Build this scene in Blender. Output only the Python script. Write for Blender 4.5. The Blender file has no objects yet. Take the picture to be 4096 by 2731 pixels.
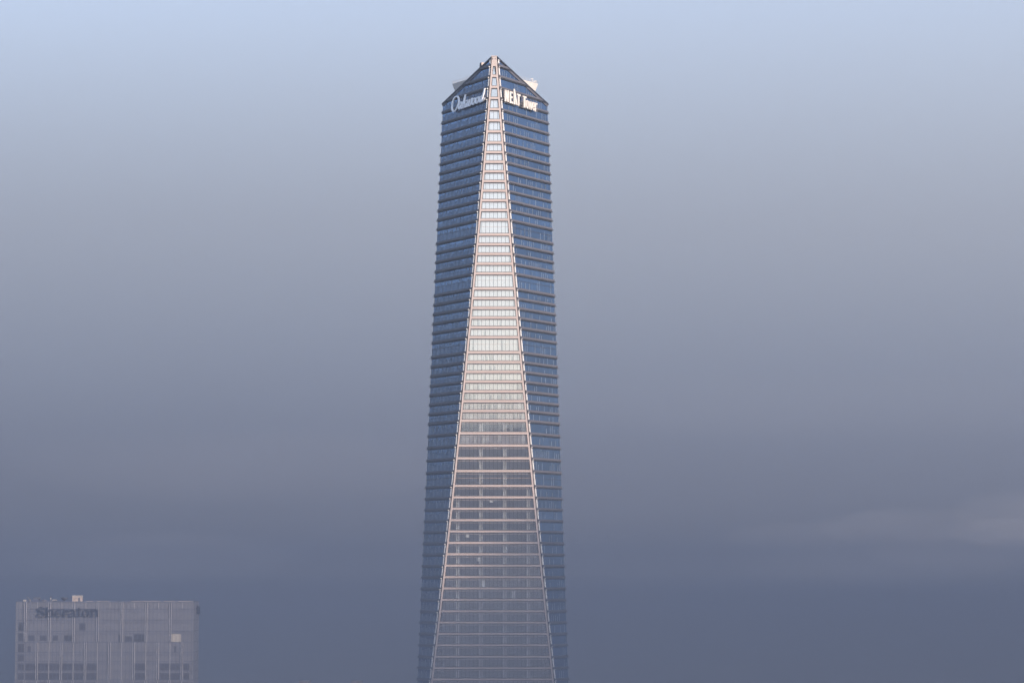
import bpy, math, random
from mathutils import Vector, Matrix
random.seed(7)
HAZE_D, FOG_D, GFOG_D, BANK_D, PALE_D = .00008, .00047, .00042, .000082, .00034
HAZE_C = (.80, .84, .92); FOG_C = (.41, .475, .61); BANK_C = (.50, .66, 1.0); PALE_C = (.88, .95, 1.0)  # shade of the low fog is put into its darker colour
scene = bpy.context.scene
COL = scene.collection
R = math.radians

# ------------------------------------------------------------------ helpers
class MB:
    """collects faces; build() links them as ONE mesh object"""
    def __init__(self):
        self.v = []; self.f = []; self.m = []
    def face(self, pts, mi=0):
        b = len(self.v); self.v += [tuple(p) for p in pts]
        self.f.append(tuple(range(b, b + len(pts)))); self.m.append(mi)
    def hexa(self, a, b, mi=0):
        """prism between polygon a and polygon b (same count, same winding)"""
        n = len(a); o = len(self.v)
        self.v += [tuple(p) for p in a] + [tuple(p) for p in b]
        self.f.append(tuple(range(o + n - 1, o - 1, -1))); self.m.append(mi)
        self.f.append(tuple(range(o + n, o + 2 * n))); self.m.append(mi)
        for i in range(n):
            j = (i + 1) % n
            self.f.append((o + i, o + j, o + n + j, o + n + i)); self.m.append(mi)
    def box(self, x0, x1, y0, y1, z0, z1, mi=0):
        a = [(x0, y0, z0), (x1, y0, z0), (x1, y1, z0), (x0, y1, z0)]
        self.hexa(a, [(x, y, z1) for x, y, _ in a], mi)
    def tube(self, p, q, r, mi=0, n=8, r2=None):
        p = Vector(p); q = Vector(q); d = (q - p).normalized()
        s = d.orthogonal().normalized(); t = d.cross(s)
        ring = lambda c, rr: [c + (s * math.cos(2 * math.pi * k / n) + t * math.sin(2 * math.pi * k / n)) * rr for k in range(n)]
        self.hexa(ring(p, r), ring(q, r if r2 is None else r2), mi)
    def build(self, name, mats, parent=None):
        me = bpy.data.meshes.new(name)
        me.from_pydata(self.v, [], self.f)
        mats = mats if isinstance(mats, (list, tuple)) else [mats]
        for m in mats: me.materials.append(m)
        me.polygons.foreach_set('material_index', self.m)
        me.update()
        import bmesh
        bm = bmesh.new(); bm.from_mesh(me)
        bmesh.ops.recalc_face_normals(bm, faces=bm.faces[:])
        bm.to_mesh(me); bm.free()
        o = bpy.data.objects.new(name, me); COL.objects.link(o)
        if parent: o.parent = parent
        return o

def tag(o, label=None, cat=None, group=None, kind=None):
    for k, v in (('label', label), ('category', cat), ('group', group), ('kind', kind)):
        if v: o[k] = v
    return o

def empty(name, loc, label, cat, group=None):
    o = bpy.data.objects.new(name, None); COL.objects.link(o)
    o.location = loc; o.empty_display_size = 5
    return tag(o, label, cat, group)

# ------------------------------------------------------------------ materials
def nmat(name):
    m = bpy.data.materials.new(name); m.use_nodes = True
    nt = m.node_tree; nt.nodes.clear()
    out = nt.nodes.new('ShaderNodeOutputMaterial')
    return m, nt, out

def pbr(name, col, rough=.5, metal=0., var=.12, scale=.6, spec=.5, bump=0., stretch=(1, 1, 1)):
    """painted / metal surface with a little procedural wear"""
    m, nt, out = nmat(name); N = nt.nodes.new; L = nt.links.new
    b = N('ShaderNodeBsdfPrincipled'); L(b.outputs[0], out.inputs[0])
    tc = N('ShaderNodeTexCoord'); mp = N('ShaderNodeMapping'); mp.inputs['Scale'].default_value = stretch
    L(tc.outputs['Object'], mp.inputs[0])
    nz = N('ShaderNodeTexNoise'); nz.inputs['Scale'].default_value = scale; nz.inputs['Detail'].default_value = 5
    L(mp.outputs[0], nz.inputs[0])
    mr = N('ShaderNodeMapRange'); mr.inputs[1].default_value = .3; mr.inputs[2].default_value = .7
    mr.inputs[3].default_value = 1 - var; mr.inputs[4].default_value = 1 + var
    L(nz.outputs[0], mr.inputs[0])
    mx = N('ShaderNodeVectorMath'); mx.operation = 'SCALE'; mx.inputs[0].default_value = col
    L(mr.outputs[0], mx.inputs['Scale']); L(mx.outputs[0], b.inputs['Base Color'])
    b.inputs['Roughness'].default_value = rough; b.inputs['Metallic'].default_value = metal
    b.inputs['Specular IOR Level'].default_value = spec
    if name == 'blue_coated_glass':                # every storey's glass a slightly different batch
        oi = N('ShaderNodeObjectInfo'); m2 = N('ShaderNodeMapRange'); m2.inputs[3].default_value = .86; m2.inputs[4].default_value = 1.14
        L(oi.outputs['Random'], m2.inputs[0]); v2 = N('ShaderNodeVectorMath'); v2.operation = 'SCALE'
        L(mx.outputs[0], v2.inputs[0]); L(m2.outputs[0], v2.inputs['Scale']); L(v2.outputs[0], b.inputs['Base Color'])
    if bump:
        bp = N('ShaderNodeBump'); bp.inputs['Strength'].default_value = bump; bp.inputs['Distance'].default_value = .1
        L(nz.outputs[0], bp.inputs['Height']); L(bp.outputs[0], b.inputs['Normal'])
    return m

def glass(name, refl, tint, fac, rough=.01, wave=.02, scale=.35):
    """coated window glass: part mirror, part tinted see-through, panes never quite flat"""
    m, nt, out = nmat(name); N = nt.nodes.new; L = nt.links.new
    g = N('ShaderNodeBsdfGlossy'); g.inputs['Color'].default_value = (*refl, 1); g.inputs['Roughness'].default_value = rough
    t = N('ShaderNodeBsdfTransparent'); t.inputs['Color'].default_value = (*tint, 1)
    mx = N('ShaderNodeMixShader'); mx.inputs[0].default_value = fac
    L(t.outputs[0], mx.inputs[1]); L(g.outputs[0], mx.inputs[2]); L(mx.outputs[0], out.inputs[0])
    tc = N('ShaderNodeTexCoord'); nz = N('ShaderNodeTexNoise'); nz.inputs['Scale'].default_value = scale
    nz.inputs['Detail'].default_value = 2
    mp = N('ShaderNodeMapping'); mp.inputs['Scale'].default_value = (1.6, 1, .5)
    L(tc.outputs['Object'], mp.inputs[0]); L(mp.outputs[0], nz.inputs[0])
    bp = N('ShaderNodeBump'); bp.inputs['Strength'].default_value = 1; bp.inputs['Distance'].default_value = wave
    L(nz.outputs[0], bp.inputs['Height']); L(bp.outputs[0], g.inputs['Normal'])
    return m

M_frame = pbr('warm_stone_cladding', (.43, .365, .34), .55, 0, .05, .8, .3)
M_joint = pbr('black_joint', (.012, .011, .014), .6)
M_gasket_shade = pbr('gasket_and_shade', (.02, .022, .026), .5)
M_alu = pbr('pale_aluminium', (.78, .76, .73), .45, 0, .06)
M_spandrel = pbr('spandrel_metal', (.080, .077, .090), .5, .0, .12, .5, .4)
M_lip = pbr('fin_metal', (.035, .034, .042), .45, 0, .1)
M_recess_shade = pbr('recess_shade', (.02, .025, .04), .6)
M_trim = pbr('roof_trim_dark', (.010, .011, .018), .45)
M_bluglass = pbr('blue_coated_glass', (.080, .132, .215), .13, .85, .2, .9, .5, .02, (1, 1, .10))
M_mull = pbr('pale_mullion', (.26, .29, .33), .4, .3, .3, .4)
M_facet = glass('coated_guestroom_glass', (.90, .835, .765), (.74, .76, .76), .56, .012, .003)
M_office = glass('clear_office_glass', (.88, .87, .85), (.82, .84, .84), .40, .012, .003)
M_curtain = pbr('white_curtain', (.72, .67, .63), .9, 0, .10, 1.2, .2, 0, (1, 1, .02))
M_slab = pbr('ceiling_white', (.62, .60, .58), .7)
M_core = pbr('core_wall', (.16, .17, .20), .8, 0, .3, .2)
M_column = pbr('column_white', (.80, .78, .75), .7)
M_blind = pbr('white_blind', (.8, .8, .78), .8)
M_grey = pbr('grey_blind', (.34, .31, .31), .9)
M_white = pbr('penthouse_panel', (.58, .55, .52), .6, 0, .05, .3)
M_open = pbr('opening_dark', (.04, .05, .07), .7)
M_rail = pbr('galvanised_rail', (.42, .42, .43), .5, .4)
M_letter = pbr('white_letter', (.56, .52, .475), .45, 0, .03)
M_letter2 = pbr('pale_script_letter', (.88, .89, .92), .4, 0, .03)
M_steel = pbr('support_steel', (.17, .15, .14), .5, .2, .2)
M_crane = pbr('crane_paint', (.44, .36, .31), .6)
M_hwall = pbr('hotel_glazing', (.150, .148, .165), .32, .1, .10, .12, .5)
M_hcell = pbr('hotel_dark_pane', (.055, .054, .062), .2, 0, .3, .2)
M_hlit = pbr('hotel_pale_blind', (.36, .33, .29), .7)
M_hrib = pbr('hotel_rib_metal', (.40, .38, .38), .4, .2)
M_hdark = pbr('hotel_groove', (.06, .07, .11), .6)
M_hsign = pbr('hotel_sign_dark', (.016, .017, .028), .5)
M_ground = pbr('city_ground', (.09, .095, .085), .9, 0, .5, .01)
M_hill = pbr('wooded_hill', (.045, .06, .035), .9, 0, .5, .03)

# ------------------------------------------------------------------ camera
cam = bpy.data.cameras.new('camera'); co = bpy.data.objects.new('camera', cam); COL.objects.link(co)
cam.sensor_width = 36; cam.lens = 36 * 10600 / 4096; cam.clip_start = 1; cam.clip_end = 60000
co.location = (0, -1000, 110.5); co.rotation_euler = (R(90) + math.atan2(905, 10600), 0, 0)
scene.camera = co

# ------------------------------------------------------------------ light
SUN_EL, SUN_AZ = 25.0, 140.0          # azimuth clockwise from +Y: over the photographer's right shoulder
w = bpy.data.worlds.new('World'); scene.world = w; w.use_nodes = True
nt = w.node_tree; bg = nt.nodes['Background']
sky = nt.nodes.new('ShaderNodeTexSky'); sky.sky_type = 'NISHITA'; sky.sun_disc = False
sky.sun_elevation = R(SUN_EL); sky.sun_rotation = R(SUN_AZ)
sky.altitude = 50; sky.air_density = 1.0; sky.dust_density = 2.3; sky.ozone_density = 6.0
hs = nt.nodes.new('ShaderNodeHueSaturation'); hs.inputs['Saturation'].default_value = .68   # thin white veil over the blue
nt.links.new(sky.outputs[0], hs.inputs['Color']); nt.links.new(hs.outputs[0], bg.inputs[0]); bg.inputs[1].default_value = SKY_STRENGTH = .14
sl = bpy.data.lights.new('sun', 'SUN'); so = bpy.data.objects.new('sun', sl); COL.objects.link(so)
sl.energy = 2.8; sl.angle = R(.5); sl.color = (1.0, .78, .60)
az = R(SUN_AZ); el = R(SUN_EL)
sd = Vector((math.sin(az) * math.cos(el), math.cos(az) * math.cos(el), math.sin(el)))
so.rotation_euler = sd.to_track_quat('Z', 'Y').to_euler(); so.location = sd * 2000
scene.view_settings.view_transform = 'Standard'; scene.view_settings.look = 'None'
scene.view_settings.exposure = 1.06; scene.view_settings.gamma = 1
scene.cycles.use_denoising = True
scene.cycles.denoiser = 'OPENIMAGEDENOISE'; scene.cycles.denoising_input_passes = 'RGB_ALBEDO_NORMAL'; scene.cycles.denoising_prefilter = 'ACCURATE'
scene.cycles.max_bounces = 10; scene.cycles.transparent_max_bounces = 24
scene.cycles.volume_bounces = 0
scene.cycles.sample_clamp_indirect = 4

# ------------------------------------------------------------------ setting
g = MB(); S = 14000
n = 20
for i in range(n):
    for j in range(n):
        x0 = -S + 2 * S * i / n; x1 = -S + 2 * S * (i + 1) / n; y0 = -S + 2 * S * j / n; y1 = -S + 2 * S * (j + 1) / n
        g.face([(x0, y0, 0), (x1, y0, 0), (x1, y1, 0), (x0, y1, 0)])
tag(g.build('ground', M_ground), kind='structure')

# wooded ridge behind the photographer: the tower's glass mirrors it
h = MB(); NX, NY = 90, 22
def ridge(i, j):
    x = -1500 + 3000 * i / NX; v = j / NY
    prof = math.sin(math.pi * v) ** 1.3
    top = 288 + 22 * math.sin(x * .0031 + 1) + 9 * math.sin(x * .017) + 6 * math.sin(x * .043 + 2) + random.uniform(-2, 2)
    return (x, -3400 + 900 * v, max(.5, prof * top * min(1, (1500 - abs(x)) / 500 + .02)))
P = [[ridge(i, j) for j in range(NY + 1)] for i in range(NX + 1)]
for i in range(NX):
    for j in range(NY):
        h.face([P[i][j], P[i + 1][j], P[i + 1][j + 1], P[i][j + 1]])
tag(h.build('hill', M_hill), kind='structure')

def volume(name, box, dens, col, aniso, label=None):
    m, nt, out = nmat(name + '_air')
    p = nt.nodes.new('ShaderNodeVolumePrincipled')
    p.inputs['Color'].default_value = (*col, 1); p.inputs['Density'].default_value = dens
    p.inputs['Anisotropy'].default_value = aniso
    nt.links.new(p.outputs[0], out.inputs['Volume'])
    b = MB(); b.box(*box)
    return tag(b.build(name, m), kind='stuff')
volume('haze', (-16000, 16000, -16000, 16000, -1, 400), HAZE_D, HAZE_C, .35)
volume('fog', (-15000, 15000, -15000, 1500, -.5, 128), FOG_D, FOG_C, .55)
volume('fog', (-14900, 14900, -14900, 1490, -.4, 104), GFOG_D, FOG_C, .55)
volume('fog', (-9000, 9000, 1600, 11000, -.3, 640), BANK_D, BANK_C, .5)
volume('fog', (-8900, 8900, 1620, 10900, -.25, 430), .00016, FOG_C, .55)
volume('fog', (-12500, 12500, 4500, 13500, -.2, 2000), PALE_D, PALE_C, .2)
volume('fog', (-4000, 4000, -2350, -1300, -.15, 270), .0015, FOG_C, .1)  # unseen bank added behind the camera to veil the mirrored ridge

def puff(x, y, z, a, b, c, dens, seed):
    """a soft drift of mist: a closed uneven ellipsoid, thin at its edges"""
    rnd = random.Random(seed); ph = [rnd.uniform(0, 6.28) for _ in range(4)]
    mb = MB(); nu, nv = 28, 14
    def pt(i, j):
        u = 2 * math.pi * i / nu; v = math.pi * j / nv
        k = 1 + .16 * math.sin(2 * u + ph[0]) * math.sin(v) + .10 * math.sin(3 * u + ph[1]) * math.sin(2 * v) + .08 * math.sin(5 * u + ph[2]) * math.sin(v) ** 2
        return (a * k * math.cos(u) * math.sin(v), b * k * math.sin(u) * math.sin(v), c * k * math.cos(v))
    for i in range(nu):
        for j in range(nv):
            q = [pt(i, j), pt(i + 1, j), pt(i + 1, j + 1), pt(i, j + 1)]
            if j == 0: q = [q[0], q[2], q[3]]
            elif j == nv - 1: q = [q[0], q[1], q[2]]
            mb.face(q)
    m, nt, out = nmat('mist_air'); p = nt.nodes.new('ShaderNodeVolumePrincipled')
    p.inputs['Color'].default_value = (.93, .90, .90, 1); p.inputs['Density'].default_value = dens; p.inputs['Anisotropy'].default_value = .0
    nt.links.new(p.outputs[0], out.inputs['Volume'])
    o = mb.build('mist', m); o.location = (x, y, z)
    import bmesh
    bm = bmesh.new(); bm.from_mesh(o.data); bmesh.ops.remove_doubles(bm, verts=bm.verts[:], dist=.001)
    bmesh.ops.recalc_face_normals(bm, faces=bm.faces[:]); bm.to_mesh(o.data); bm.free()
    tag(o, kind='stuff')
puff(470, 1300, 155, 75, 110, 23, .0006, 1)
puff(415, 1250, 140, 48, 90, 13, .0006, 2)
puff(430, 1360, 126, 110, 90, 17, .0006, 3)
puff(505, 1270, 176, 50, 60, 14, .0005, 8)
puff(345, 1330, 148, 70, 80, 15, .0006, 9)
puff(270, 1450, 140, 80, 70, 14, .0004, 10)
puff(330, 1420, 112, 120, 80, 18, .0005, 11)
puff(-330, 1380, 120, 160, 90, 22, .0003, 5)
puff(-250, 1480, 205, 210, 90, 34, .00022, 12)
puff(300, 1480, 262, 260, 90, 30, .00016, 13)
puff(345, -340, 80, 140, 230, 285, .010, 6)      # unseen drift added towards the sun to shade the foot of the tower

# ------------------------------------------------------------------ the glass tower
# Heights (m) of window head and sill, storey by storey from the top
FLOORS = [(301.3,298.02),(297.09,293.7),(292.84,289.43),(288.57,285.14),(284.26,280.84),(279.95,276.56),(275.7,272.27),(271.4,268.58),(267.73,264.9),(263.98,261.19),(260.34,257.47),(256.62,253.79),(252.94,250.11),(249.2,246.39),(245.48,242.67),(241.82,237.05),(236.13,233.32),(232.43,229.61),(228.73,225.89),(224.98,222.18),(221.3,216.49),(215.53,212.74),(211.84,209.07),(208.13,205.34),(204.44,201.68),(200.74,197.94),(197.01,192.22),(191.29,188.49),(187.59,184.82),(183.89,181.09),(180.21,177.39),(176.46,173.69),(172.76,170.0),(169.09,166.31),(165.38,161.58),(160.68,156.91),(156.02,152.09),(151.24,147.31),(146.46,141.7),(140.91,137.4),(136.59,133.09),(132.32,128.81),(128.02,124.56),(123.83,120.33),(119.5,116.05),(115.23,111.77),(110.99,107.5),(106.71,103.25),(102.5,98.97),(98.22,94.74),(93.96,90.49),(89.79,86.27),(85.56,82.05),(81.31,77.73),(77.05,73.52),(72.88,69.34),(68.64,65.21)]
OAK= {'O': [[(23.15,293.16),(24.67,293.17),(25.59,292.75),(26.3,292.1),(26.77,291.23),(26.93,290.12),(26.74,288.96),(26.11,288.07),(25.06,287.54),(24.06,287.65),(23.12,288.27),(22.46,289.07),(21.87,290.11),(21.59,291.04),(21.9,291.99),(22.55,292.73),(23.15,293.16)]],'a': [[(19.36,290.29),(20.27,290.35),(21.02,289.83),(21.39,288.98),(21.27,288.25),(20.78,287.88),(20.2,288.2),(19.54,289.08),(19.08,289.98)],[(18.74,290.23),(19.32,289.12),(19.64,288.27),(19.12,287.85),(18.37,287.93)]],'k': [[(16.8,292.71),(17.32,291.21),(17.77,289.78),(18.12,287.78)],[(17.85,288.9),(16.99,289.67),(16.03,290.19),(15.13,290.24)],[(16.96,289.47),(16.12,289.08),(16.56,288.33),(16.63,287.85),(15.81,287.92)]],'w': [[(14.32,290.3),(14.74,289.17),(15.09,288.25),(14.83,287.84),(14.12,288.11),(13.32,289.18),(12.59,290.26)],[(12.59,290.26),(13.02,289.21),(13.45,288.3),(13.03,287.87),(12.16,288.04),(11.48,288.9),(11.12,289.89),(11.28,290.43)]],'o': [[(8.86,290.21),(9.96,290.08),(10.64,289.22),(10.66,288.44),(10.14,287.95),(9.29,288.23),(8.68,289.07),(8.5,289.82),(8.86,290.21)]],'o2': [[(6.13,290.24),(7.28,290.04),(7.96,289.18),(7.91,288.43),(7.33,287.99),(6.49,288.29),(5.88,289.16),(5.73,289.84),(6.13,290.24)]],'d': [[(3.41,290.3),(4.46,289.98),(5.1,289.04),(5.1,288.37),(4.68,288.05),(4.01,288.47),(3.35,289.44),(3.09,290.14)],[(1.83,292.86),(2.38,291.21),(3.0,289.53),(3.4,288.56),(3.07,288.14),(2.24,288.45),(1.47,289.15)]]}
OAKFR= [(22.36,292.8),(20.42,292.05),(17.13,292.22),(14.73,292.23),(12.35,292.31),(9.9,292.33),(7.47,292.4),(5.19,292.46),(2.32,292.45),(1.72,288.59)]
NEP= {'N': [(2.32,292.5),(3.34,292.61),(3.89,290.48),(4.12,292.52),(5.26,292.62),(4.44,287.94),(3.44,287.93),(2.94,289.89),(2.61,287.99),(1.57,287.91)],'E': [(5.84,292.49),(8.31,292.54),(8.29,291.91),(6.84,291.91),(6.65,290.65),(7.82,290.68),(7.76,290.01),(6.56,290.01),(6.27,288.59),(7.87,288.65),(7.78,287.85),(5.07,287.81)],'A': [(9.22,293.8),(9.54,293.98),(9.89,293.91),(11.16,287.81),(10.14,287.8),(9.75,290.05),(9.34,287.83),(8.32,287.79)],'T': [(11.27,292.41),(14.18,292.38),(14.04,291.72),(13.11,291.72),(12.47,287.78),(11.51,287.75),(12.12,291.76),(11.32,291.78)],'T2': [(15.86,292.3),(18.72,292.25),(18.55,291.59),(17.63,291.6),(17.08,287.73),(15.97,287.68),(16.56,291.62),(15.91,291.67)]}
NES= {'o': [[(18.94,290.79),(18.28,290.31),(17.97,288.99),(18.1,288.15),(18.57,287.87),(19.06,288.18),(19.31,289.34),(19.4,290.41),(18.94,290.79)]],'w': [[(20.19,290.75),(20.49,287.87)],[(20.49,287.87),(21.43,290.64)],[(21.43,290.64),(21.66,287.78)],[(21.66,287.78),(22.7,290.68)]],'e': [[(22.98,289.15),(24.34,289.24)],[(24.34,289.24),(24.51,290.36),(23.97,290.77),(23.26,290.24),(22.88,288.76),(23.3,287.84),(23.98,287.91),(24.27,288.51)]],'r': [[(25.47,290.81),(24.97,287.56)],[(25.35,290.03),(25.97,290.65),(26.65,290.68)]]}
NEFR= [(2.02,292.18),(15.6,292.36),(16.41,291.89),(20.26,292.03),(22.79,292.12),(25.17,292.1),(27.34,292.13),(9.12,291.95),(12.75,291.92),(1.57,288.64),(14.67,288.18),(15.85,288.21)]

z = FLOORS[-1][1] - .9
while z > 6:                                     # storeys below, same pattern down to the street
    FLOORS.append((round(z, 2), round(z - 3.4, 2))); z -= 4.27
TALL = {15: .47, 20: .44, 26: .45, 38: .47}      # double-height plant storeys, with a rail across
APEX = 304.97; EAVE = 292.5
CT, ST = math.cos(R(59.5)), math.sin(R(59.5))
def xe(s, z):                                    # edge of the long front facet
    return -9.04173829e-05 * z * z + .129261953 * z - 31.6663802 if s < 0 else 7.27475901e-05 * z * z - .118121714 * z + 30.4182248
def LEN(s, z):                                   # depth of a side face along its slant
    if s < 0: r = -1.9115426e-04 * z * z + .18434176 * z - .878725845
    else: r = -1.52602126e-04 * z * z + .171237361 * z + .115606801
    return max(r, 1.6)
def P(s, t, z, o=0.):
    return Vector((xe(s, z) + s * CT * t + s * ST * o, ST * t - CT * o, z))
def troof(s, z, drop=0.):                        # how far along the face the sloping roof edge lets us go
    e = LEN(s, EAVE)
    return (APEX - drop - z) / (APEX - EAVE) * e
def tmax(s, z, drop=0., inset=0.):
    return min(LEN(s, z) - inset, troof(s, z, drop))

tower = empty('glass_tower', (-7, 0, 0), 'tall blue glass skyscraper with a pale tapering front facet and pointed top', 'skyscraper')

# --- front facet: warm cladding frame, one window per storey
def facet_w(s, z, inset): return xe(s, z) - s * inset
fr = MB(); EDGE = .66; D0 = -.25                  # cladding stands 25 cm proud of the glass
def fquad(z0, z1, i0, i1, y, mi=0, mb=fr, yb=.3):
    """band between heights z0<z1 from left inset i0 to right inset i1"""
    a = [(facet_w(-1, z0, i0), y, z0), (facet_w(1, z0, i1), y, z0), (facet_w(1, z1, i1), y, z1), (facet_w(-1, z1, i0), y, z1)]
    mb.hexa(a, [(x, yb, zz) for x, _, zz in a], mi)
top_head = FLOORS[0][0]
tipz = [304.97, 303.8, 302.6, top_head + .0]
for z1, z0 in zip(tipz[:-1], tipz[1:]): fquad(z0, z1, 0, 0, D0)
fr.hexa([(-.98, D0 - .12, APEX), (1.3, D0 - .12, APEX), (1.3, .5, APEX), (-.98, .5, APEX)],
        [(-.98, D0 - .12, APEX + .35), (1.3, D0 - .12, APEX + .35), (1.3, .5, APEX + .35), (-.98, .5, APEX + .35)])
for x in (-.36, .56):                            # two small dark holes in the tip
    fr.hexa([(x - .13, D0 - .02, 303.85), (x + .13, D0 - .02, 303.85), (x + .13, D0 - .02, 304.5), (x - .13, D0 - .02, 304.5)],
            [(x - .13, D0 + .2, 303.85), (x + .13, D0 + .2, 303.85), (x + .13, D0 + .2, 304.5), (x - .13, D0 + .2, 304.5)], 1)
for i, (zh, zs) in enumerate(FLOORS):
    zn = FLOORS[i + 1][0] if i + 1 < len(FLOORS) else 0.
    # spandrel beam below the window, in three courses
    fquad(zn, zs, 0, 0, D0)
    c = (zs - zn) / 3
    for k in (1, 2): 
        fquad(zn + c * k - .03, zn + c * k + .03, EDGE, EDGE, D0 - .008, 2)
    # edge posts beside the window
    for s in (-1, 1):
        def xx(zz, ins): return facet_w(s, zz, ins)
        a = [(xx(zs, 0), D0, zs), (xx(zs, EDGE), D0, zs), (xx(zh, EDGE), D0, zh), (xx(zh, 0), D0, zh)]
        fr.hexa(a, [(x, .3, zz) for x, _, zz in a])
    for zz in (zs - .01, (zs + zh) / 2, zh + .01):  # joints across the edge posts
        for s in (-1, 1):
            xa, xb = sorted((facet_w(s, zz, .02), facet_w(s, zz, EDGE - .02)))
            fr.box(xa, xb, D0 - .010, .2, zz - .03, zz + .03, 2)
    x = math.ceil(facet_w(-1, zn, EDGE) / 1.5) * 1.5
    while x < facet_w(1, zn, EDGE):               # joints of the cladding panels
        fr.box(x - .03, x + .03, D0 - .012, .2, zn + .02, zs - .02, 2); x += 1.5
M_seam = pbr('cladding_seam', (.40, .30, .26), .7)
front = fr.build('front_facet', [M_frame, M_open, M_seam], tower)

LOWER = 34
def window(i, zh, zs):
    """glass with its mullions, transom and dark gasket, its head strip doubling as shade"""
    mb = MB(); yg = .06
    gl = EDGE + .02
    if i == 0: 
        L0 = lambda z: -.12 - .55 * (zh - z) / (zh - zs) * .9; R0 = lambda z: .33 + .55 * (zh - z) / (zh - zs) * .9
    else:
        L0 = lambda z: facet_w(-1, z, gl); R0 = lambda z: facet_w(1, z, gl)
    def clip(poly, f):                             # keep the part of a polygon where f >= 0
        out = []
        for k in range(len(poly)):
            a, b = poly[k - 1], poly[k]; fa, fb = f(a), f(b)
            if (fa < 0) != (fb < 0):
                q = fa / (fa - fb); out.append((a[0] + (b[0] - a[0]) * q, a[1] + (b[1] - a[1]) * q))
            if fb >= 0: out.append(b)
        return out
    xg = 1.5 * math.floor(L0(zs) / 1.5)
    while xg < R0(zs):                             # every pane sits a hair out of plane
        po = clip([(xg, zs), (xg + 1.5, zs), (xg + 1.5, zh), (xg, zh)], lambda p: p[0] - L0(p[1]))
        if po: po = clip(po, lambda p: R0(p[1]) - p[0])
        if len(po) > 2:
            ta, tb = random.gauss(0, .0012), random.gauss(0, .0012)
            mb.face([(px, yg + .01 + ta * (px - xg - .75) + tb * (pz - (zs + zh) / 2), pz) for px, pz in po], 0)
        xg += 1.5
    gk = .2 if i < LOWER else .11; gh = .40 if i < 12 else (.32 if i < LOWER else .2)  # dark head strip also stands for the shade under the spandrel
    yb = -.02
    mb.hexa([(L0(zh), yb, zh - gh), (R0(zh), yb, zh - gh), (R0(zh), yb, zh), (L0(zh), yb, zh)],
            [(L0(zh), .05, zh - gh), (R0(zh), .05, zh - gh), (R0(zh), .05, zh), (L0(zh), .05, zh)], 1)
    mb.hexa([(L0(zs), yb, zs), (R0(zs), yb, zs), (R0(zs), yb, zs + .2), (L0(zs), yb, zs + .2)],
            [(L0(zs), .05, zs), (R0(zs), .05, zs), (R0(zs), .05, zs + .2), (L0(zs), .05, zs + .2)], 1)
    for F, sg in ((L0, 1), (R0, -1)):
        a = [(F(zs), yb - .006, zs), (F(zs) + sg * .19, yb - .006, zs), (F(zh) + sg * .19, yb - .006, zh), (F(zh), yb - .006, zh)]
        mb.hexa(a, [(x, .05, z) for x, _, z in a], 1)
    if i >= 3:
        x = math.ceil((L0(zs) + .25) / 1.5) * 1.5
        while x < R0(zs) - .25:
            zt = zh - .01                              # mullion cut by the raking edge post
            if x < L0(zh): zt = zs + (zh - zs) * (x - L0(zs)) / (L0(zh) - L0(zs))
            if x > R0(zh): zt = zs + (zh - zs) * (R0(zs) - x) / (R0(zs) - R0(zh))
            if zt > zs + .4:
                q = .055
                mb.box(x - q, x + q, -.035, .05, zs + .005, zt, 1)
            x += 1.5
        ztr = zh - (.62 if i < LOWER else .7)
        mb.box(L0(ztr) + .14, R0(ztr) - .14, -.01, .05, ztr - .035, ztr + .035, 2)
        if i in TALL:
            zz = zs + (zh - zs) * (1 - TALL[i])
            mb.box(L0(zz) + .14, R0(zz) - .14, -.012, .05, zz - .05, zz + .05, 2)
    wn = mb.build('window', [M_facet if i < LOWER else M_office, M_gasket_shade, M_seam], front)
    if 3 <= i < LOWER:                             # drawn curtains behind the guestroom glass, a pair to each pane
        cu = MB(); x = math.ceil((L0(zs) + .1) / 1.5) * 1.5 - 1.5
        lo, hi = L0(zh) + .05, R0(zh) - .05
        while x < R0(zs):
            for a, b in ((x + .02, x + .74), (x + .76, x + 1.48)):
                a = max(a, lo); b = min(b, hi)
                if b - a < .15: continue
                if i >= 24 and random.random() > .93 - .03 * (i - 24):
                    if cu.v: cu.build('curtain', M_curtain, front); cu = MB()
                    continue
                n = 4; yy = [.42 + (.07 if k % 2 else 0) for k in range(n + 1)]
                for k in range(n):
                    xa, xb = a + (b - a) * k / n, a + (b - a) * (k + 1) / n
                    cu.face([(xa, yy[k], zs + .05), (xb, yy[k + 1], zs + .05), (xb, yy[k + 1], zh - .12), (xa, yy[k], zh - .12)])
            x += 1.5
        if cu.v: cu.build('curtain', M_curtain, front)
    return wn
wins = []
for i, (zh, zs) in enumerate(FLOORS):
    wins.append(window(i, zh, zs))

# --- side faces
def band(mb, s, z0, z1, t0, o0, o1, mi, drop=0., inset=0., ext=0.):
    """solid band on a side face from t0 to the far corner (or the roof edge), between offsets o0<o1"""
    pts = []
    tb, tt = tmax(s, z0, drop, inset) , tmax(s, z1, drop, inset)
    if tt <= t0 and tb <= t0: return
    poly = [(t0, z0), (tb + ext, z0)]
    ze = APEX - drop - (APEX - EAVE) * (LEN(s, EAVE) - inset) / LEN(s, EAVE)
    if z0 < ze < z1: poly.append((LEN(s, ze) - inset, ze))
    if tt > t0 + .05: poly += [(tt + ext, z1), (t0, z1)]
    else:
        zz = APEX - drop - (APEX - EAVE) * t0 / LEN(s, EAVE)
        poly.append((t0, min(zz, z1)))
    mb.hexa([P(s, t, zz, o1) for t, zz in poly], [P(s, t, zz, o0) for t, zz in poly], mi)

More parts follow.
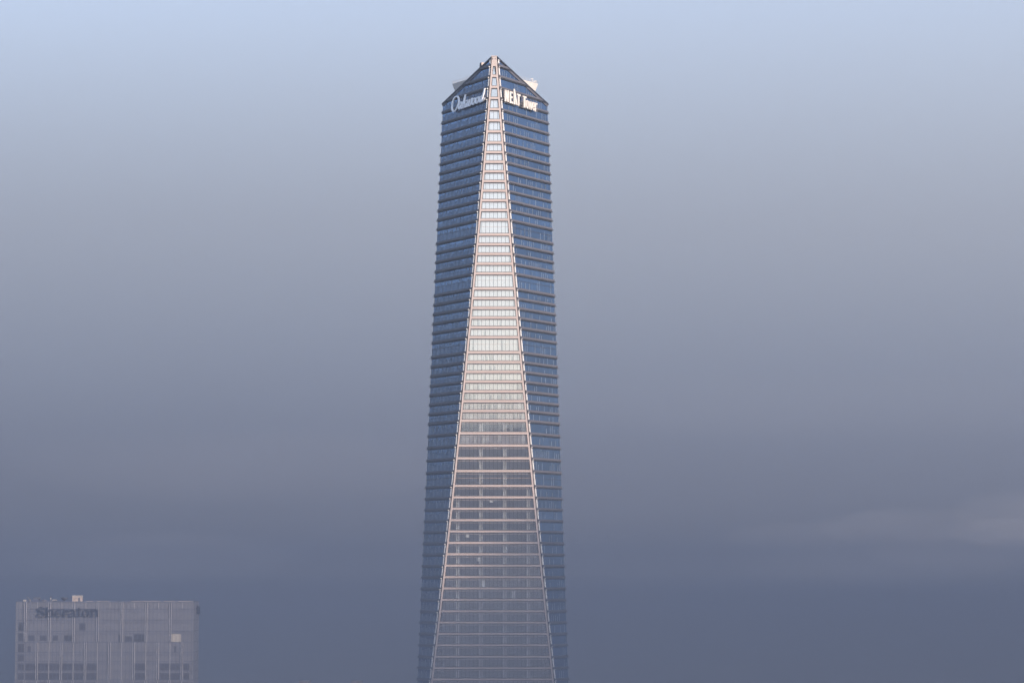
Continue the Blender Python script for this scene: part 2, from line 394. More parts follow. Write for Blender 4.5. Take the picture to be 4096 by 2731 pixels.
SIDEFLOORS = [(304.0, 302.25)] + FLOORS
for s in (-1, 1):
    base = MB()
    # dark joint beside the facet and the structural back panel, storey by storey
    zs_all = [APEX] + [a for f in SIDEFLOORS for a in f] + [0.]
    zs_all = sorted(set(zs_all))
    for z0, z1 in zip(zs_all[:-1], zs_all[1:]):
        if z1 > APEX - .4: z1 = APEX - .4
        a = [P(s, .02, z0, -.15), P(s, .60, z0, -.15), P(s, .60, z1, -.15), P(s, .02, z1, -.15)]
        base.hexa(a, [p + Vector((-s * .5, .5, 0)) for p in a], 1)
        band(base, s, z0, z1, .60, -.5, -.12, 0)
    face = base.build('side_facade', [M_spandrel, M_joint], tower)
    for i, (zh, zs) in enumerate(SIDEFLOORS):
        zn = SIDEFLOORS[i + 1][0] if i + 1 < len(SIDEFLOORS) else 0.
        tip = i == 0
        drop = 1.55
        # glazing of this storey, with its thin pale mullions
        mb = MB(); t0 = 1.0
        head = zh - (.0 if tip else .42)
        if tip: band(mb, s, zs, 303.6, .9, -.1, .02, 0, .95)
        else: band(mb, s, zs, head, t0, -.1, .0, 0, drop, .12)
        if not mb.v: continue
        t = t0 + .55
        while True:
            tm = tmax(s, zs, drop, .3)
            if t > tm: break
            top = head
            if t > troof(s, head, drop): top = APEX - drop - (APEX - EAVE) * t / LEN(s, EAVE)
            # mullions follow the raking facet edge a little: keep them vertical in the world
            dz = top - zs
            if dz > .5:
                x_b = P(s, t, zs); k = (xe(s, top) - xe(s, zs)) * s / CT
                t_t = t - k if t - k > t0 else t
                hw, pr = .05, (.16 if s < 0 else .10)
                lo = zs + .05; hi = zs + dz * (random.uniform(.55, .98) if s < 0 else random.uniform(.5, .98))
                f = (hi - zs) / dz; tt = t + (t_t - t) * f
                a = [P(s, t - hw, lo, pr), P(s, t + hw, lo, pr), P(s, tt + hw, hi, pr), P(s, tt - hw, hi, pr)]
                b = [P(s, t - hw, lo, .006), P(s, t + hw, lo, .006), P(s, tt + hw, hi, .006), P(s, tt - hw, hi, .006)]
                if s < 0 or random.random() < .42: mb.hexa(a, b, 1)
            t += 1.06 if s < 0 else 1.5
        if i - 1 in TALL:
            zz = zs + (zh - zs) * (1 - TALL[i - 1])
            band(mb, s, zz - .06, zz + .06, t0, .004, .12, 2, drop, .12)
        mb.build('glazing', [M_bluglass, M_mull, M_lip], face)
        # spandrel panel below the glazing, its projecting lips and the bracketed recess under it, coloured dark to stand in for shade
        sp = MB(); z1 = zs - .02
        if not tip:
            band(sp, s, zn + .1, z1, .66, -.1, .34, 0, .55, .0)
            band(sp, s, zn - .02, zn + .1, .66, -.1, .68, 1, .5, 0., .26 if zn < EAVE - 4 else .1)
            band(sp, s, zn - .40, zn - .30, .6, -.1, .42, 1, .55, 0., .24 if zn < EAVE - 4 else .1)
            band(sp, s, zn - .30, zn - .02, .6, -.1, .10, 2, .55, 0.)
            t = 1.3
            while t < tmax(s, zn, 1.2, .6):
                a = [P(s, t - .08, zn - .3, .4), P(s, t + .08, zn - .3, .4), P(s, t + .08, zn - .08, .5), P(s, t - .08, zn - .08, .5)]
                sp.hexa(a, [p + Vector((-s * ST * .25, CT * .25, 0)) for p in a], 3); t += 1.06
        else:
            band(sp, s, zn + .05, zs, .5, -.1, .34, 0, .45)
            band(sp, s, 303.62, APEX - .4, .5, -.1, .30, 0, .45)
            band(sp, s, zn - .40, zn - .30, .6, -.1, .42, 1, .55, 0., 0)
            band(sp, s, zn - .30, zn + .05, .6, -.1, .10, 2, .55, 0.)
            band(sp, s, zn - .06, zn + .05, .5, -.1, .68, 1, .5, 0.)
        # raking border panel between the glazing and the roof edge
        if zh > EAVE - 3:
            q0, q1 = max(zs, EAVE - 1.2), zh
            zz = q0; e = LEN(s, EAVE)
            if q1 > q0:
                ta, tb = min(troof(s, q0, 1.55), LEN(s, q0)), max(.6, troof(s, q1, 1.55))
                ua, ub = min(troof(s, q0, .4), LEN(s, q0)), max(.6, troof(s, q1, .4))
                if ub - tb > .1 and not tip:
                    poly = [(ta, q0), (ua, q0)]
                    ze = APEX - .4 - (APEX - EAVE)
                    if q0 < ze < q1: poly.append((LEN(s, ze), ze))
                    poly += [(ub, q1), (tb, q1)]
                    sp.hexa([P(s, t, zz, .22) for t, zz in poly], [P(s, t, zz, -.1) for t, zz in poly], 0)
        sp.build('spandrel', [M_spandrel, M_lip, M_recess_shade, M_mull], face)
        # sunlit end fin beside the facet
        ef = MB()
        z1, z0 = (zh - .05, zs + .02)
        if tip: z1, z0 = 304.05, 302.5
        a = [P(s, .68, z0, .34), P(s, .98, z0, .34), P(s, .98, z1, .34), P(s, .68, z1, .34)]
        ef.hexa(a, [p + Vector((-s * ST * .4, CT * .4, 0)) for p in a])
        if not tip:
            a = [P(s, .46, zh - .20, .86), P(s, .62, zh - .20, .86), P(s, .62, zh - .0, .86), P(s, .46, zh - .0, .86)]
            ef.hexa(a, [p + Vector((-s * ST * .6, CT * .6, 0)) for p in a])
        ef.build('edge_fin', M_alu, face)
    # dark trim along the sloping roof edge
    tr = MB(); e = LEN(s, EAVE)
    A0, A1 = (0.0, APEX), (e + .25, EAVE - .1)
    for lo, hi, o in ((-.42, .08, .42),):
        a = [P(s, A0[0], A0[1] + lo, o), P(s, A1[0], A1[1] + lo, o), P(s, A1[0], A1[1] + hi, o), P(s, A0[0], A0[1] + hi, o)]
        tr.hexa(a, [p + Vector((-s * ST * .9, CT * .9, 0)) for p in a])
    tr.build('roof_trim', M_trim, tower)

# --- rear, roof and inside
YB = 40.
def corner(s, z): return P(s, LEN(s, z) - .02, z, -.2)
def back(s, z): return Vector((s * (15.5 + 9.5 * (1 - z / 300)), YB, z))
rr = MB()
lv = [EAVE - .3] + [a for f in FLOORS[3:] for a in f if a < EAVE - .6] + [0.]
for k, (z1, z0) in enumerate(zip(lv[:-1], lv[1:])):
    mi = k % 2
    for s in (-1, 1):
        rr.face([corner(s, z0), back(s, z0), back(s, z1), corner(s, z1)], mi)
    rr.face([back(-1, z0), back(1, z0), back(1, z1), back(-1, z1)], mi)
rr.build('rear_facade', [M_spandrel, M_bluglass], tower)
ro = MB(); zr = APEX - .3
A = [Vector((-.9, .3, zr)), Vector((1.2, .3, zr))]
cl, cr = corner(-1, EAVE - .2), corner(1, EAVE - .2)
ro.face([A[0], A[1], cr, cl]); bl, br = back(-1, EAVE - .2), back(1, EAVE - .2)
ro.face([cl, cr, br, bl]); ro.build('roof', M_trim, tower)

for i, (zh, zs) in enumerate(FLOORS):
    if i == 0: continue
    zn = FLOORS[i + 1][0] if i + 1 < len(FLOORS) else zs - .6
    zt, zb = zs - .05, zn + .02
    if zb >= zt: continue
    sl_ = MB(); zc = zb
    def ring(zz, q=.55):
        pts = [Vector((facet_w(-1, zb, q + .1), .32, zz)), Vector((facet_w(1, zb, q + .1), .32, zz))]
        tr_ = max(1.2, tmax(1, zb, 1.7, .4)); tl_ = max(1.2, tmax(-1, zb, 1.7, .4))
        cr_ = P(1, tr_, zb, -.65); cl_ = P(-1, tl_, zb, -.65)
        if cr_.x < pts[1].x: cr_.x = pts[1].x + .01
        if cl_.x > pts[0].x: cl_.x = pts[0].x - .01
        cr_.z = cl_.z = zz
        pts += [cr_, cl_]
        if zb < EAVE - 3:
            b1, b0 = back(1, zb), back(-1, zb)
            pts = pts[:3] + [Vector((min(b1.x, 99) - .5, YB - .5, zz)), Vector((b0.x + .5, YB - .5, zz))] + pts[3:]
        return pts
    sl_.hexa(ring(zb), ring(zt))
    # ceiling bulkhead a little way in from the glass
    if i >= LOWER:
        sl_.box(facet_w(-1, zn, 1.6), facet_w(1, zn, 1.6), 1.6, 2.0, zb - .75, zb)
    sl_.build('floor_slab', M_slab, tower)
core = MB(); core.box(-7.5, 7.5, 14, 30, 0, 283); core.build('core', M_core, tower)
bw = MB(); bw.box(-19, 19, 9.2, 9.5, 0, 160); bw.build('partition', M_core, tower)
for x in (-22.3, -13.4, -4.67, 4.32, 13.2, 22.1):
    top = 279.
    while facet_w(-1, top, 1.6) > x - .5 or facet_w(1, top, 1.6) < x + .5: top -= 1
    for dx in (-.55, .4):
        pass
    c = MB(); c.box(x - .62, x - .18, 1.3, 2.2, 0, top); c.box(x + .1, x + .56, 1.3, 2.2, 0, top)
    c.build('column', M_column, tower)
for i, x0, x1, hh in ((31, -1.5, 1.5, .75), (36, .0, 1.4, .35), (37, -3.0, -1.6, .35), (43, -10.4, -9.0, 1.2), (40, -1.5, .0, .7),
                      (47, -4.6, -3.0, 2.9), (48, 6.9, 8.2, 2.7), (33, -10.5, -6.0, .45), (33, -4.9, -4.5, 2.6), (45, -6.3, -4.9, 1.5)):
    zh, zs = FLOORS[i]
    b = MB(); zt = zh - (.12 if i < 38 else .72); b.box(x0, x1, .25, .29, zt - hh, zt); b.build('blind', M_blind, wins[i])

zh, zs = FLOORS[35]                                # one storey has its grey roller blinds down
bl, br_ = facet_w(-1, zh, EDGE + .1), facet_w(1, zh, EDGE + .1)
for x0, x1 in ((bl, -9.05), (-8.95, -.05), (.05, 5.95), (6.05, br_)):
    b = MB(); b.box(x0, x1, .45, .48, zs + random.uniform(.05, .25), zh - .5); b.build('blind', M_grey, wins[35])

# --- plant penthouse behind the sloping roof, with its rail
ph = MB(); ZT, ZB = 300.05, 291.9
def vee(zz, k):
    return [Vector((-16.55 * k, 30.2, zz)), Vector((0, 30.2 - 16.6 * k * ST / CT * .93, zz)), Vector((17.3 * k, 30.2, zz)), Vector((13, 38.5, zz)), Vector((-12.5, 38.5, zz))]
def veez(zz): return vee(zz, .81 + .19 * (zz - ZB) / (ZT - ZB))
lvls = [ZB, 296.2, ZT - .35, ZT]
for a, b in zip(lvls[:-1], lvls[1:]):
    ph.hexa(veez(a), veez(b))
pa, pb = veez(297.2)[0], veez(297.2)[1]
# louvred opening on the shaded flank
d = (pb - pa).normalized(); nrm = Vector((-ST, -CT, 0))
q = [pa + d * 4.2, pa + d * 9.0]
ph.hexa([q[0] + Vector((0, 0, -3)) + nrm * .12, q[1] + Vector((0, 0, -3)) + nrm * .12, q[1] + Vector((0, 0, 1.2)) + nrm * .2, q[0] + Vector((0, 0, 1.0)) + nrm * .2],
        [q[0] + Vector((0, 0, -3)) - nrm * .3, q[1] + Vector((0, 0, -3)) - nrm * .3, q[1] + Vector((0, 0, 1.2)) - nrm * .3, q[0] + Vector((0, 0, 1.0)) - nrm * .3], 1)
pent = ph.build('penthouse', [M_white, M_open], tower)
rl = MB(); top = veez(ZT)
for a, b in ((top[0], top[1]), (top[1], top[2]), (top[2], top[3]), (top[4], top[0])):
    ln = (b - a).length; n = int(ln / 1.1)
    a = a + Vector((0, .3, 0)); b = b + Vector((0, .3, 0))
    for k in range(n + 1):
        p = a.lerp(b, k / n); rl.tube(p, p + Vector((0, 0, 1.15)), .035, n=5)
    for hz in (.4, .78, 1.15):
        rl.tube(a + Vector((0, 0, hz)), b + Vector((0, 0, hz)), .03, n=5)
rl.build('railing', M_rail, pent)

# --- things standing on the roof
def P_t(v): return Vector((v[0] - 7, v[1], v[2]))
m = empty('maintenance_crane', (-7 - 4.7, 30, 305.0), 'brownish window cleaning crane peeking over the left roof slope of the pointed tower', 'roof crane')
c = MB(); c.box(-1.05, .95, -1., 1., -6, .55); c.build('pedestal', M_trim, m)
c = MB()
c.hexa([(-1.05, -1, .7), (-.3, -1.2, .7), (-.3, 1, .7), (-1.05, 1, .7)], [(-1.0, -1, 3.1), (-.3, -1.2, 3.35), (-.3, 1, 3.35), (-1.0, 1, 3.1)], 1)
c.hexa([(-.28, -1.2, .9), (1.0, -1.0, .9), (1.0, 1, .9), (-.28, 1, .9)], [(-.28, -1.2, 3.35), (.75, -1.0, 3.3), (1.15, 1, 2.6), (-.28, 1, 3.35)], 0)
c.build('cab', [M_crane, M_trim], m)
c = MB(); c.tube((.9, 0, 2.2), (5.5, 1, .6), .35, n=6); c.build('jib', M_crane, m)

for k, (x, y, hgt, lab, cat) in enumerate((
        (14.9, 32.5, 2.3, 'short white antenna post on the sunlit right corner of the white penthouse', 'antenna'),
        (14.3, 33.5, 3.6, 'thin aerial whip on the right penthouse beside the antenna post', 'aerial'))):
    e = MB()
    if k == 0:
        e.tube((0, 0, 0), (0, 0, hgt), .17, n=8); e.box(-.4, .4, -.25, .25, hgt, hgt + .25)
        e.box(.9, 1.1, -.1, .1, 0, 1.4); e.box(.55, 1.75, -.25, .25, 1.25, 1.6); e.box(1.5, 1.6, -.1, .1, 0, 1.3)
        o = e.build('antenna_post', [M_white]); 
    else:
        e.tube((0, 0, 0), (0, 0, hgt), .06, n=6, r2=.025); e.tube((0, 0, 0), (0, 0, .5), .14, n=6)
        o = e.build('aerial_whip', M_rail)
    o.location = (x - 7, y, ZT + .01); tag(o, lab, cat)

# ------------------------------------------------------------------ signs on the tower
def smooth(pts, k=3):
    if len(pts) < 3: return [Vector(p) for p in pts]
    P_ = [Vector(p) for p in pts]; closed = (P_[0] - P_[-1]).length < .02
    out = []
    n = len(P_)
    for i in range(n - 1):
        p0 = P_[i - 1] if i > 0 else (P_[-2] if closed else P_[0] * 2 - P_[1])
        p3 = P_[i + 2] if i + 2 < n else (P_[1] if closed else P_[-1] * 2 - P_[-2])
        p1, p2 = P_[i], P_[i + 1]
        for j in range(k):
            t = j / k
            out.append(.5 * ((2 * p1) + (p2 - p0) * t + (2 * p0 - 5 * p1 + 4 * p2 - p3) * t * t + (3 * p1 - p0 - 3 * p2 + p3) * t ** 3))
    out.append(P_[-1]); return out

def ribbon(mb, pts, rt, rz, mapf, o0, o1, mi=0, k=3):
    """brush stroke with an elliptical nib (half widths rt, rz), extruded from depth o0 to o1"""
    q = smooth(pts, k); n = len(q); closed = (q[0] - q[-1]).length < .03
    Lf, Rt = [], []
    for i in range(n):
        a = q[i - 1] if i else (q[-2] if closed else q[0]); b = q[i + 1] if i + 1 < n else (q[1] if closed else q[-1])
        d = b - a; d = Vector((d.x / rt, d.y / rz)).normalized()
        nn = Vector((-d.y * rt, d.x * rz)); ext = Vector((0, 0))
        if not closed and i in (0, n - 1): ext = Vector((d.x * rt, d.y * rz)) * (.75 if i else -.75)
        Lf.append(q[i] + nn + ext); Rt.append(q[i] - nn + ext)
    b0 = len(mb.v)
    for i in range(n):
        for c, o in ((Lf[i], o1), (Rt[i], o1), (Rt[i], o0), (Lf[i], o0)):
            mb.v.append(tuple(mapf(c.x, c.y, o)))
    for i in range(n - 1):
        for k_ in range(4):
            k2 = (k_ + 1) % 4
            mb.f.append((b0 + 4 * i + k_, b0 + 4 * i + k2, b0 + 4 * i + 4 + k2, b0 + 4 * i + 4 + k_)); mb.m.append(mi)
    if not closed:
        mb.f.append((b0, b0 + 1, b0 + 2, b0 + 3)); mb.m.append(mi)
        e = b0 + 4 * (n - 1); mb.f.append((e, e + 1, e + 2, e + 3)); mb.m.append(mi)

def off(v): return Vector((v.x, v.y, v.z))
script = empty('script_sign', (-7, 0, 0), 'white joined script letters on steel supports across the left blue face below the peak', 'sign')
mapL = lambda t, z, o: P(-1, t, z, o)
for nm, strokes in OAK.items():
    mb = MB()
    for k, st in enumerate(strokes):
        ribbon(mb, st, .42, .23, mapL, .85 + .012 * k, 1.3 + .012 * k)
    mb.build('letter', M_letter2, script)
sup = MB()
for k, (t, zz) in enumerate(OAKFR[:9]):
    zz0 = 288.6; w_ = .75
    for dt in (-w_, w_): sup.tube(P(-1, t + dt, zz0, .7), P(-1, t + dt, zz, .7), .06, n=5)
    sup.tube(P(-1, t - w_, zz, .7), P(-1, t + w_, zz, .7), .08, n=5)
    sup.tube(P(-1, t - w_, zz, .7), P(-1, t + w_, zz - 1.4, .7), .05, n=5)
    for z2 in (zz, zz0 + .4): sup.tube(P(-1, t, z2, .7), P(-1, t, z2, .0), .05, n=5)
for z2 in (288.5, 290.1): sup.tube(P(-1, 1.6, z2, .72), P(-1, 25.5, z2, .72), .08, n=5)
sup.build('support_frame', M_steel, script)

blocks = empty('block_letter_sign', (-7, 0, 0), 'bright cream upright capital and small letters on the sunlit right blue face below the peak', 'sign')
mapR = lambda t, z, o: P(1, t, z, o)
for nm, poly in NEP.items():
    ct = sum(t for t, _ in poly) / len(poly); poly = [(ct + (t - ct) * .93, z) for t, z in poly]
    mb = MB(); mb.hexa([mapR(t, z, 1.3) for t, z in poly], [mapR(t, z, .85) for t, z in poly]); mb.build('letter', M_letter, blocks)
for nm, strokes in NES.items():
    mb = MB()
    for k, st in enumerate(strokes):
        ribbon(mb, st, .31 if nm != 'w' else .25, .22, mapR, .85 + .012 * k, 1.3 + .012 * k)
    mb.build('letter', M_letter, blocks)
sup = MB()
for t, zz in NEFR[:9] + [(18.0, 291.9), (6.0, 291.9), (4.0, 291.9)]:
    sup.tube(P(1, t, 287.6, .7), P(1, t, zz, .7), .07, n=5); sup.tube(P(1, t, zz, .7), P(1, t - .9, zz, .7), .06, n=5)
    sup.tube(P(1, t, zz, .7), P(1, t, zz, .0), .05, n=5)
for z2 in (287.7, 289.9): sup.tube(P(1, 1.5, z2, .72), P(1, 27.2, z2, .72), .08, n=5)
sup.build('support_frame', M_steel, blocks)

# ------------------------------------------------------------------ the hotel block, lower left
HX, HZ = -186.3, 97.73
K = .03433
hotel = empty('hotel_building', (-153, 0, 0), 'boxy grey hotel block dimly seen through the fog, its flat roof crowded with equipment', 'hotel')
OX = -153
def hx(u): return HX + (u - 175) * K - OX
def hz(v): return HZ - (v - 293) * .03409
X0, X1, DEP = hx(175), hx(2118), 17.6
b = MB(); b.box(X0, X1, .0, DEP, 0, HZ - .02); b.build('wall', M_hwall, hotel)
rows = [293, 368, 488, 610, 730, 840, 940, 1045, 1140]
rz = [hz(v) for v in rows]
while rz[-1] > 6: rz.append(rz[-1] - 3.5)
# floor lines and thin mullions, as dark grooves with raised beads on the front and right faces
gm = MB()
for k, zz in enumerate(rz[1:]):
    gm.box(X0 - .02, X1 + .06, -.10, .0 - .001, zz - .10, zz + .10); gm.box(X1 + .001, X1 + .10, 0.0, DEP, zz - .09, zz + .09)
    if k not in (3,): 
        for dz in (-.75, -1.15): gm.box(X0, X1, -.045, -.001, zz + dz - .045, zz + dz + .045)
gm.build('floor_line', M_hdark, hotel)
vm = MB()
u = 205
while u < 2110:
    vm.box(hx(u) - .07, hx(u) + .07, -.06, -.001, 0, HZ - .1); u += 42.1
for k in range(1, 4): vm.box(X1 + .001, X1 + .07, k * DEP / 4 - .06, k * DEP / 4 + .06, 0, HZ - .1)
vm.build('mullion', M_hdark, hotel)
sec = [(293, 725, 280)]
zs = [(hz(293), hz(728), 280)]
z0 = hz(732); par = 1
while z0 > 8:
    z1 = z0 - 14.0; zs.append((z0, max(z1, 0), 412 if par else 280)); par ^= 1; z0 = z1 - .1
for (za, zb, u0) in zs:
    u = u0
    while u < 2110:
        x = hx(u); r = MB()
        r.box(x - .40, x - .24, -.42, -.002, zb, za); r.box(x + .26, x + .42, -.42, -.002, zb, za)
        r.box(x - .24, x + .26, -.09, -.003, zb + .01, za - .01, 1)
        r.build('rib', [M_hrib, M_hdark], hotel)
        u2 = u + 132
        if u2 < 2110 and za > 60:
            r = MB(); x2 = hx(u2); r.box(x2 - .06, x2 + .1, -.22, -.002, zb if za < 85 else za - 2.4, za); r.build('rib', M_hrib, hotel)
        u += 264.2
cells = [(205,265,515,605),(205,265,632,720),(205,272,748,838),(205,272,865,935),(315,385,655,715),(440,515,655,715),(580,640,655,715),
         (705,790,655,720),(1370,1450,665,725),(1470,1585,640,725),(1300,1325,650,725),(310,345,775,835),(1910,1935,775,840),(870,938,520,600)]
for v0, v1 in ((962, 1038), (1064, 1138), (1170, 1240)):
    cells += [(u0, u1, v0, v1) for u0, u1 in ((205,272),(285,402),(425,535),(545,660),(690,805),(820,928),(952,1068),(1480,1592),(1755,1860),(1872,1985),(2004,2078))]
for (u0, u1, v0, v1) in cells:
    r = MB(); r.box(hx(u0), hx(u1), -.035, -.001, hz(v1), hz(v0)); r.build('window', M_hcell, hotel)
r = MB(); r.box(hx(1880), hx(1984), -.06, -.001, hz(728), hz(642)); r.build('window', M_hlit, hotel)['label'] = 'window with a pale lowered blind'
pp = MB()
pp.box(X0, X1, -.12, .35, HZ, HZ + .30); pp.box(X1 - .35, X1 + .06, .36, DEP, HZ, HZ + .35); pp.box(X0, X0 + .35, .36, DEP, HZ, HZ + .3)
pp.box(X0 + .36, X1 - .36, DEP - .35, DEP, HZ, HZ + .3)
for u0, u1 in ((940, 1025), (1060, 1190), (1440, 1755), (1790, 1920), (1950, 2110)):
    pp.box(hx(u0), hx(u1), -.13, .30, HZ + .31, HZ + .42, 1)
pp.build('parapet', [M_hdark, M_crane], hotel)

# lettering
T = {
 'S': [([(395,215),(365,160),(280,142),(205,165),(172,225)], 11), ([(185,225),(240,280),(330,305),(395,345)], 42), ([(408,345),(395,415),(350,455),(290,465),(215,442),(165,385)], 11), ([(405,150),(405,225)], 10), ([(160,375),(160,455)], 10)],
 'h': [([(508,165),(508,450)], 35), ([(450,455),(575,455)], 10), ([(445,158),(500,158)], 10), ([(540,290),(605,245),(665,255),(680,310),(680,445)], 30), ([(625,456),(745,456)], 10)],
 'e': [([(965,345),(950,270),(880,240),(815,270),(795,350),(815,425),(880,460),(950,440),(988,395)], 16), ([(800,290),(788,350),(800,410)], 34), ([(820,348),(965,348)], 10)],
 'r': [([(1070,250),(1070,450)], 36), ([(1005,456),(1135,456)], 10), ([(1110,290),(1150,245),(1185,250)], 16), ([(1185,270),(1195,285)], 28)],
 'a': [([(1245,295),(1285,250),(1350,240),(1405,275)], 18), ([(1412,270),(1412,430),(1450,460)], 34), ([(1390,345),(1290,365),(1245,415),(1285,460),(1380,425)], 22)],
 't': [([(1565,185),(1565,440)], 33), ([(1515,240),(1640,240)], 10), ([(1565,440),(1600,462),(1645,435)], 14)],
 'o': [([(1800,238),(1715,280),(1690,350),(1715,425),(1800,466),(1885,425),(1908,350),(1885,280),(1800,238)], 14), ([(1712,290),(1700,350),(1712,415)], 32), ([(1888,290),(1898,350),(1888,415)], 32)],
 'n': [([(2010,250),(2010,450)], 36), ([(1940,456),(2070,456)], 10), ([(1945,246),(2000,246)], 10), ([(2045,290),(2105,245),(2165,255),(2185,310),(2185,445)], 33), ([(2130,456),(2230,456)], 10)],
}
sg = empty('serif_letter_sign', (-153, 0, 0), 'dark serif lettering along the top storeys of the foggy hotel front', 'sign')
sd_ = empty('side_wall_sign', (-153, 0, 0), 'dark lettering seen edge on along the narrow right flank of the foggy hotel', 'sign')
kk = 66.7 / 710 / 8.4                               # metres per unit of the lettering grid
def mapF(x, z, o): return Vector((x, -o, z))
def mapS(x, z, o): return Vector((X1 + o, x, z))
for ch, strokes in T.items():
    mb = MB(); mb2 = MB()
    for k, (pts, wd) in enumerate(strokes):
        q = [(HX - OX + (130 - 64) * 66.7 / 710 + a * kk, HZ + .02 - (2410 - 2407 + c / 8.4) * .0932) for a, c in pts]
        ribbon(mb, q, wd * kk * .78, wd * kk * .8, mapF, .5, .75 + .012 * k)
        q2 = [(8.6 + (a - 150) / 2080 * 8.7, HZ - 1.35 - (c - 140) / 325 * 3.2) for a, c in pts]
        ribbon(mb2, q2, wd * .0044, wd * .0095, mapS, .2, .42 + .012 * k)
    mb.build('letter', M_hsign, sg); mb2.build('letter', M_hsign, sd_)
mb = MB()
for zz in (HZ - 2.6, HZ - 4.4): mb.box(hx(405), hx(1080), -.5, -.10, zz - .05, zz + .05)
mb.build('support_frame', M_hdark, sg)
mb = MB()
for zz in (HZ - 2.2, HZ - 4.0): mb.box(X1 + .11, X1 + .2, 8.6, 17.2, zz - .05, zz + .05)
mb.build('support_frame', M_hdark, sd_)

# equipment on the hotel roof
def rx(u): return HX + (u / 7.84 + 60 - 64) * 66.7 / 710
def rh(px): return px / 7.84 * .0932
RZ = HZ - .02
def roof_thing(name, u, y, label, cat): return empty(name, (rx(u), y, RZ), label, cat)
t = roof_thing('vent_box', 262, 3, 'low pale box at the left end of the hotel roof', 'vent')
m = MB(); m.box(-.55, .55, -.5, .5, 0, .75); m.build('housing', M_hlit, t); m = MB(); m.box(-.62, .62, -.58, .58, .76, .9); m.build('lid', M_hlit, t)
t = roof_thing('davit_arm', 400, 4, 'leaning grey cleaning davit next to the low pale box on the hotel roof', 'davit')
m = MB(); m.tube((0, 0, 0), (0, 0, 1.0), .22); m.build('post', M_steel, t)
m = MB(); m.tube((.05, 0, 1.0), (-.95, 0, 1.95), .13); m.tube((.05, 0, 1.0), (.5, 0, .4), .13); m.build('arm', M_steel, t)
t = roof_thing('cooling_unit', 600, 5, 'wide grey cooling unit on struts between the davit and the dome', 'cooling unit')
m = MB(); m.box(-1.3, 1.1, -1, 1, .35, 1.15); m.build('casing', M_hdark, t)
m = MB(); m.box(-1.0, 1.5, -.8, .8, 1.16, 1.75); m.build('fan_hood', M_spandrel, t)
for x in (-1.0, .8):
    m = MB(); m.tube((x, -.6, 0), (x, -.6, .36), .09); m.tube((x, .6, 0), (x, .6, .36), .09); m.build('leg', M_hdark, t)
t = roof_thing('radome', 848, 4, 'shallow rounded dome left of the striped mast on the hotel roof', 'dome')
m = MB(); n = 14
rings = [[Vector((1.32 * math.cos(a) * math.cos(2 * math.pi * k / n), 1.32 * math.cos(a) * math.sin(2 * math.pi * k / n), .12 + .95 * math.sin(a))) for k in range(n)] for a in (0, .35, .7, 1.05, 1.4)]
for a, b2 in zip(rings[:-1], rings[1:]):
    for k in range(n): m.face([a[k], a[(k + 1) % n], b2[(k + 1) % n], b2[k]])
m.face(rings[-1]); m.build('shell', M_spandrel, t)
m = MB(); m.tube((0, 0, 0), (0, 0, .14), 1.4, n=14); m.build('base_ring', M_hdark, t)
t = roof_thing('roof_mast', 1076, 3, 'slim upright mast with a dark head and pale band on the hotel roof', 'mast')
m = MB(); m.tube((0, 0, 0), (0, 0, 1.0), .13); m.build('pole', M_steel, t)
m = MB(); m.tube((0, 0, 1.01), (0, 0, 1.75), .16); m.build('pale_band', M_letter, t)
m = MB(); m.tube((0, 0, 1.76), (0, 0, 2.35), .27); m.build('head', M_hdark, t)
t = roof_thing('air_handler', 1225, 3, 'dark air handler with a pale angled duct right of the mast', 'air handler')
m = MB(); m.box(-.75, 1.05, -.8, .8, .1, .65); m.build('casing', M_open, t)
m = MB(); m.box(-1.05, -.76, -.7, .7, 0, .98); m.box(-.755, .45, -.7, .7, .70, .98); m.build('duct', M_hlit, t)
t = roof_thing('dish_antenna', 1490, 4, 'upturned grey dish antenna left of the pale rooftop house', 'dish antenna')
m = MB(); n = 16
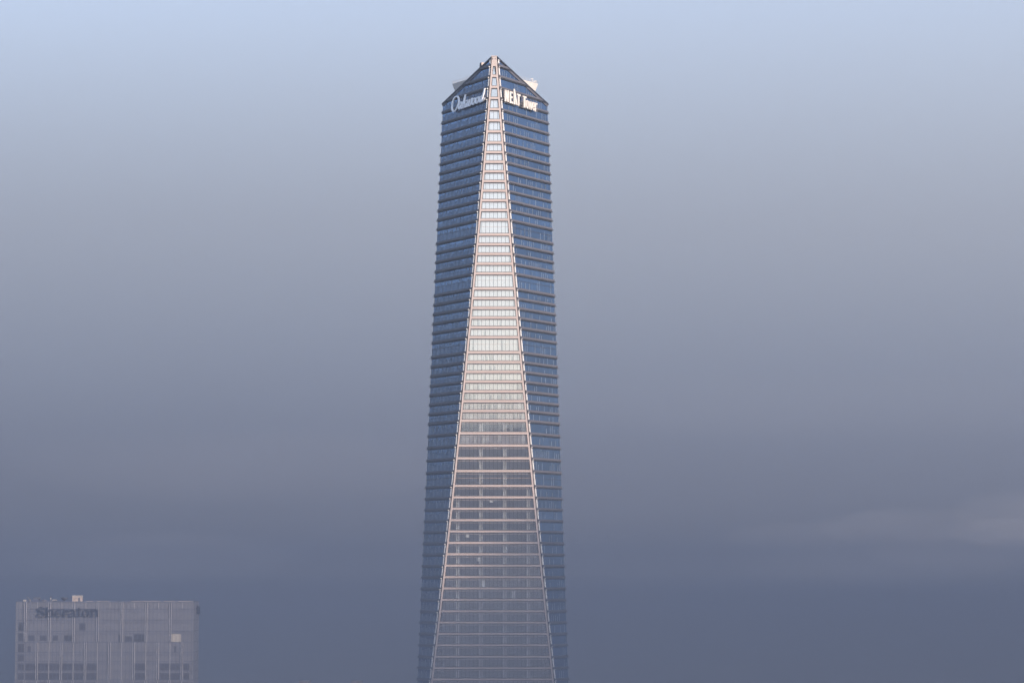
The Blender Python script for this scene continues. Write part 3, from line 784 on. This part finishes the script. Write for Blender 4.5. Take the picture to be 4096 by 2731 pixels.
for (ra, za), (rb, zb) in zip(((.15, .55), (.7, .8), (1.15, 1.25)), ((.7, .8), (1.15, 1.25), (1.38, 1.72))):
    for k in range(n):
        c0, s0, c1, s1 = math.cos(2*math.pi*k/n), math.sin(2*math.pi*k/n), math.cos(2*math.pi*(k+1)/n), math.sin(2*math.pi*(k+1)/n)
        m.face([(ra*c0, ra*s0, za), (ra*c1, ra*s1, za), (rb*c1, rb*s1, zb), (rb*c0, rb*s0, zb)])
m.build('reflector', M_spandrel, t)
m = MB(); m.tube((0, 0, 0), (0, 0, .6), .22); m.tube((-.9, 0, 0), (-.1, 0, .5), .07); m.tube((.9, 0, 0), (.1, 0, .5), .07); m.build('mount', M_hdark, t)
t = roof_thing('roof_house', 1905, 4, 'pale sunlit square rooftop house with a banded cap, tallest thing on the hotel roof', 'roof house')
m = MB(); m.box(-1.75, 1.72, -1.6, 1.6, 0, 1.95); m.build('wall', M_crane, t)
m = MB(); m.box(-1.8, 1.78, -1.66, 1.66, 1.96, 2.5); m.build('cap', M_hlit, t)
m = MB(); m.box(.45, 1.35, -1.64, -1.601, .1, 1.7); m.build('door', M_hwall, t)
m = MB(); m.box(-1.7, .3, -1.64, -1.601, 1.4, 1.52); m.box(-1.7, .3, -1.64, -1.601, .95, 1.05); m.build('louvre', M_steel, t)

# two apartment towers standing in the fog, only their lift houses reach into view
for k, (x, wd, top, lab) in enumerate(((-78.2, 13, 66.0, 'foggy apartment tower left of the glass skyscraper, nearer the hotel, lift house showing'),
                                       (-58.6, 15, 66.0, 'foggy apartment tower closest to the glass skyscraper, lift house showing'))):
    t = empty('apartment_building', (x, 4, 0), lab, 'apartment block', 'apartment towers in the fog')
    m = MB(); m.box(-wd / 2, wd / 2, 0, 16, 0, top); m.build('wall', M_spandrel, t)
    for fl in range(1, 22):
        m = MB(); m.box(-wd / 2 + 1, wd / 2 - 1, -.05, -.002, fl * 3 - 1.2, fl * 3 + .4); m.build('window', M_hcell, t)
    m = MB(); m.box(-2.1, 2.0, 3, 8, top + .01, top + 2.2); m.build('lift_house', M_spandrel, t)
    m = MB(); m.box(-wd / 2, wd / 2, -.1, .2, top + .01, top + .7); m.build('parapet', M_spandrel, t)
